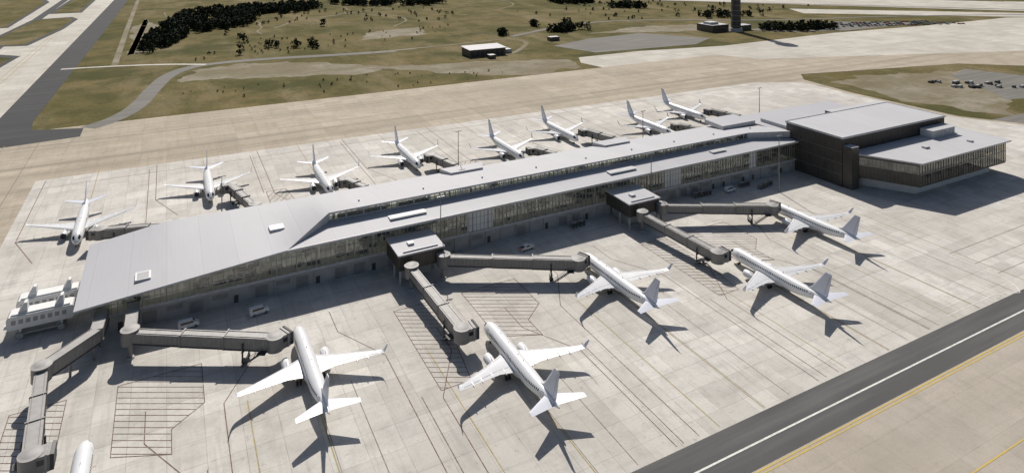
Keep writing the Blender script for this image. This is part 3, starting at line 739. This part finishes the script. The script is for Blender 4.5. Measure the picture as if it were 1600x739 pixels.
# ------------------------------------------------------------------ vehicles
def vehicle(name,u,v,rot,kind,col):
    m=MB()
    if kind=='van': prof=[(-2.7,.45),(2.6,.45),(2.7,.95),(2.4,1.25),(1.75,1.35),(1.05,2.15),(-2.4,2.2),(-2.7,1.9)]
    elif kind=='pickup': prof=[(-2.8,.5),(2.7,.5),(2.8,.95),(2.6,1.15),(1.4,1.25),(.7,1.85),(-.7,1.88),(-1.0,1.2),(-2.8,1.2)]
    n=len(prof)
    def hw(z): return .98-.18*max(0,(z-1.0)/1.2)
    a=[(x,-hw(z),z) for x,z in prof]; b=[(x,hw(z),z) for x,z in prof]
    m.grid([a,b],col,smooth=False,caps=True)
    zt=max(z for x,z in prof)
    fx={'van':(1.05,1.75,-2.2,1.0),'pickup':(.7,1.4,-.7,.7)}[kind]
    z0=zt-.75; z1=zt-.12
    for s in (-1,1):
        m.face([(fx[2],s*(hw(z0)+.012),z0),(fx[3]+.35,s*(hw(z0)+.012),z0),(fx[3],s*(hw(z1)+.012),z1),(fx[2]+.08,s*(hw(z1)+.012),z1)],'darkglass')
        for x in (-1.7,1.7): m.cyl((x,s*.72,.36),(x,s*1.0,.36),.36,.36,'tyre',14); m.cyl((x,s*1.0,.36),(x,s*1.015,.36),.18,.18,'alu',10)
        m.box(prof[0][0]-.02,prof[0][0]+.03,s*.78-.12,s*.78+.12,.85,1.05,'carred')
    p0=prof[4]; p1=prof[5]
    m.face([(p0[0]-.02,-.82,p0[1]+.05),(p0[0]-.02,.82,p0[1]+.05),(p1[0]+.03,.74,p1[1]-.03),(p1[0]+.03,-.74,p1[1]-.03)],'darkglass')
    if kind=='pickup':
        m.box(-2.65,-1.05,-.8,.8,1.205,1.215,'bridge_dark'); m.box(-2.82,-2.3,-.99,.99,.75,1.19,'carred')
    o=m.obj(name); o.location=(u,v,.03); o.rotation_euler=(0,0,math.radians(rot)); return o
vehicle('van',24,205,8,'van','carwhite'); vehicle('van',5.5,207,6,'van','carwhite')
vehicle('pickup_truck',112,203.5,6,'pickup','carwhite'); vehicle('van',215,209,5,'van','carwhite')

def mast(u,v,h):
    m=MB(); m.cyl((0,0,0),(0,0,h),.28,.12,'pole',8); m.cyl((0,0,0),(0,0,.6),.6,.6,'wall',10)
    m.box(-1.3,1.3,-.08,.08,h-.2,h,'pole')
    for x in (-1.1,-.4,.4,1.1): m.hexa([(x-.25,-.5,h-.1),(x+.25,-.5,h-.1),(x+.25,.1,h-.1),(x-.25,.1,h-.1)],[(x-.2,-.4,h+.2),(x+.2,-.4,h+.2),(x+.2,.05,h+.2),(x-.2,.05,h+.2)],'alu')
    o=m.obj('floodlight_mast'); o.location=(u,v,.02)
for a in ((314,282,19),(110,260,27),(172,209,23),(233.4,199,24),(82,209,22),(212,264,22),(18,264,22)): mast(*a)
def cart(u,v,rot,n=2):
    m=MB()
    for i in range(n):
        x=i*3.4; m.box(x,x+2.8,-.75,.75,.5,.65,'pole'); m.box(x+.05,x+.12,-.7,.7,.65,1.9,'pole'); m.box(x+2.68,x+2.75,-.7,.7,.65,1.9,'pole'); m.box(x,x+2.8,-.78,.78,1.9,1.98,'bridge_top')
        m.box(x+.3,x+1.6,-.5,.5,.65,1.3,R.choice(['bronze','seat','wood'])); m.box(x+2.8,x+3.4,-.05,.05,.5,.6,'pole')
        for a in (.5,2.3):
            for s in (-.7,.7): m.cyl((x+a,s-.08,.25),(x+a,s+.08,.25),.25,.25,'tyre',10)
    o=m.obj('baggage_cart'); o.location=(u,v,.03); o.rotation_euler=(0,0,math.radians(rot))
for a in ((228,205,10,3),(222,210.5,3,2),(196,211,0,3),(135,210.5,4,2)): cart(*a)
m=MB()
for i in range(26):
    a=R.uniform(505,552); v=278-(a-505)*.55+R.uniform(-4,4)+14*(i%2)
    L=R.uniform(2,5); m.hexa([(a,v,0),(a+L,v,0),(a+L,v+2.2,0),(a,v+2.2,0)],[(a+.2,v+.2,1.6),(a+L-.3,v+.2,1.8),(a+L-.3,v+2,1.6),(a+.2,v+2,1.4)],R.choice(['bronze','wall','seat','seat','bronze']))
m.obj('ground_equipment_row')

# ------------------------------------------------------------------ distant buildings, control tower
b=empty('maintenance_shed'); m=MB()
m.box(243,279,547,566,0,6.0,'bronze'); m.slab([(242,546,6.6),(280,546,6.6),(280,567,7.6),(242,567,7.6)],.5,'roof2','bronze')
for k in range(244,278,5): m.box(k,k+3.2,546.8,547,0.1,4.6,'bridge_dark')
m.box(256,262,533,539,0,3.2,'bronze','roof2'); m.box(282,288,552,560,0,3.5,'wall','roof2'); m.box(355,366,593,600,0,4,'bronze','roof2'); m.obj('shed_body',b)
ct=empty('control_tower'); m=MB()
m.cyl((581,556,0),(581,556,82),5.6,4.8,'bridge_dark',8,smooth=False); m.cyl((581,556,0),(581,556,4),8,7,'wall',8,smooth=False)
m.cyl((581,556,82),(581,556,86),4.8,9,'wall',12,smooth=False); m.cyl((581,556,86),(581,556,90),9,9,'wall',12,smooth=False)
m.cyl((581,556,90),(581,556,94),7.4,8.4,'darkglass',12,smooth=False); m.cyl((581,556,94),(581,556,95.5),8.8,8,'white',12,smooth=False); m.cyl((581,556,95.5),(581,556,104),.3,.1,'pole')
for z in range(6,80,6): m.cyl((581,556,z),(581,556,z+.3),5.75-z*.0095,5.75-z*.0095,'mull',8,smooth=False)
m.obj('tower_shaft',ct)
ob=empty('office_building'); m=MB(); m.box(548,574,560,584,0,8,'bronze','roof2'); m.box(552,564,566,578,8.02,10.5,'wall','roof2'); m.box(586,606,556,568,0,6,'bronze','roof2')
for k in range(550,572,3): m.box(k,k+1.8,559.8,560,2,3.4,'darkglass'); m.box(k,k+1.8,559.8,560,5,6.4,'darkglass')
m.obj('office_body',ob)
m=MB()
for row in range(5):
    for i in range(34):
        if R.random()<.3: continue
        a=690+i*5.2+row*4; v=560-i*1.7-row*9
        c=R.choice(['carwhite','bronze','seat','wall','carred','alu'])
        m.hexa([(a,v,.3),(a+2,v,.3),(a+2,v+4.6,.3),(a,v+4.6,.3)],[(a+.1,v+.1,.95),(a+1.9,v+.1,.95),(a+1.9,v+4.5,.95),(a+.1,v+4.5,.95)],c)
        m.hexa([(a+.15,v+1,.95),(a+1.85,v+1,.95),(a+1.85,v+3.8,.95),(a+.15,v+3.8,.95)],[(a+.3,v+1.5,1.5),(a+1.7,v+1.5,1.5),(a+1.7,v+3.4,1.5),(a+.3,v+3.4,1.5)],'darkglass')
m.obj('distant_parked_cars',sharp=False)

# ------------------------------------------------------------------ trees
def add_tree(m,x,y,h,rr):
    z0=-.12; tr=h*.025
    m.cyl((x,y,z0),(x,y,z0+h*.55),tr,tr*.5,'bark',5,caps=False)
    for k in range(3):
        a=rr.uniform(0,6.28); m.cyl((x,y,z0+h*.25),(x+math.cos(a)*h*.22,y+math.sin(a)*h*.22,z0+h*.55),tr*.5,tr*.2,'bark',4,caps=False)
    W=h*rr.uniform(.38,.55)
    for c in range(rr.randint(12,18)):
        a=rr.uniform(0,6.28); t=rr.random(); zz=h*(.10+.82*t); rad=W*math.sqrt(max(.05,1-((t-.25)/.8)**2))*rr.uniform(.3,1)
        cx=x+math.cos(a)*rad; cy=y+math.sin(a)*rad; cr=h*rr.uniform(.11,.19)
        for q in range(9):
            d=Vector((rr.gauss(0,1),rr.gauss(0,1),rr.gauss(0,.8)+.2)).normalized(); p=Vector((cx,cy,z0+zz))+d*cr*rr.uniform(.6,1.1)
            nrm=(d+Vector((rr.uniform(-.6,.6),rr.uniform(-.6,.6),rr.uniform(-.6,.6)))).normalized(); t1=nrm.orthogonal().normalized(); t2=nrm.cross(t1); sz=cr*rr.uniform(.45,.8)
            m.face([p-t1*sz,p-t2*sz*.8,p+t1*sz*1.1,p+t2*sz*.7],'leaf')
def inside(p,poly):
    x,y=p;c=False
    for i in range(len(poly)):
        x1,y1=poly[i];x2,y2=poly[i-1]
        if (y1>y)!=(y2>y) and x<(x2-x1)*(y-y1)/(y2-y1)+x1: c=not c
    return c
def forest(poly,cnt,hmin=6,hmax=11,seed=1):
    rr=random.Random(seed); m=MB(); xs=[p[0] for p in poly];ys=[p[1] for p in poly];k=0;tries=0
    while k<cnt and tries<cnt*40:
        tries+=1; p=(rr.uniform(min(xs),max(xs)),rr.uniform(min(ys),max(ys)))
        if inside(p,poly) and mnoise.noise(Vector((p[0]*.03,p[1]*.02,seed)))>-.18: add_tree(m,p[0],p[1],rr.uniform(hmin,hmax),rr); k+=1
    m.obj('distant_trees',sharp=False)
forest([(-24,712),(-10,706),(8,760),(22,820),(50,845),(95,862),(110,950),(150,975),(190,1000),(150,1040),(60,1060),(20,1000),(0,900),(-18,780)],560,7,12,1)
forest([(129,990),(200,1015),(230,1060),(160,1090),(90,1050)],110,8,12,2)
forest([(232,1060),(290,1010),(379,975),(410,1010),(330,1070),(240,1120)],130,8,12,3)
forest([(547,915),(594,890),(625,895),(620,940),(560,965)],75,8,12,4)
forest([(600,822),(618,808),(650,798),(650,825),(610,842)],36,7,11,5)
forest([(380,700),(396,688),(402,712),(384,722)],9,7,10,6)
forest([(388,650),(400,640),(450,660),(460,690),(440,700),(400,672)],38,6,10,7)
forest([(405,625),(440,628),(450,645),(410,640)],18,6,10,8)
forest([(610,545),(640,520),(700,512),(715,528),(660,552),(625,560)],95,6,10,9)
forest([(640,690),(690,690),(730,640),(640,660)],30,6,10,10)
forest([(325,645),(338,648),(338,664),(328,664)],8,6,9,11)
forest([(60,880),(300,800),(420,850),(300,1000),(150,960)],60,2,5,12)
forest([(-20,640),(200,640),(330,760),(100,760)],60,1.2,3,13)
forest([(0,465),(300,462),(140,520),(10,530)],40,.8,2.0,14)
forest([(440,700),(640,640),(900,700),(700,900),(450,850)],90,2,6,15)
def tree(x,y,h,seed):
    m=MB(); add_tree(m,0,0,h,random.Random(seed)); o=m.obj('tree',sharp=False); o.location=(x,y,0)
rr=random.Random(5)
for i,(x,y) in enumerate([(60,661),(67,742),(70,733),(88,687),(91,690),(95,683),(111,675),(114,679),(116,674),(128,678),(131,674),(129,684),(128,660),(170,820),(60,800)]):
    tree(x+rr.uniform(-1,1),y,rr.uniform(6.5,9.5),i+20)

# ------------------------------------------------------------------ camera, sun, sky
cam=bpy.data.cameras.new('camera'); co=bpy.data.objects.new('camera',cam); scene.collection.objects.link(co)
co.location=(0,0,110); co.rotation_euler=(math.radians(90),0,-math.atan2(.4629,.8864))
cam.sensor_width=36; cam.lens=36*1034/1600; cam.shift_y=-469.5/1600; cam.clip_start=1; cam.clip_end=30000
scene.camera=co
sd=Vector((.276,.961,0)).normalized(); el=math.radians(43)
sv=Vector((sd.x*math.cos(el),sd.y*math.cos(el),math.sin(el)))
sl=bpy.data.lights.new('sun','SUN'); sl.energy=4.8; sl.angle=math.radians(.5); sl.color=(1,.945,.87)
so=bpy.data.objects.new('sun',sl); scene.collection.objects.link(so); so.rotation_euler=(-sv).to_track_quat('-Z','Y').to_euler(); so.location=(0,0,300)
w=bpy.data.worlds.new('World'); scene.world=w; w.use_nodes=True; nt=w.node_tree
bg=nt.nodes['Background']; sky=nt.nodes.new('ShaderNodeTexSky'); sky.sky_type='NISHITA'; sky.sun_disc=False
sky.sun_elevation=el; sky.sun_rotation=math.atan2(sd.x,sd.y); sky.air_density=1.0; sky.dust_density=2.0
nt.links.new(sky.outputs[0],bg.inputs[0]); bg.inputs[1].default_value=.06
scene.view_settings.view_transform='Standard'; scene.view_settings.look='None'; scene.view_settings.exposure=0
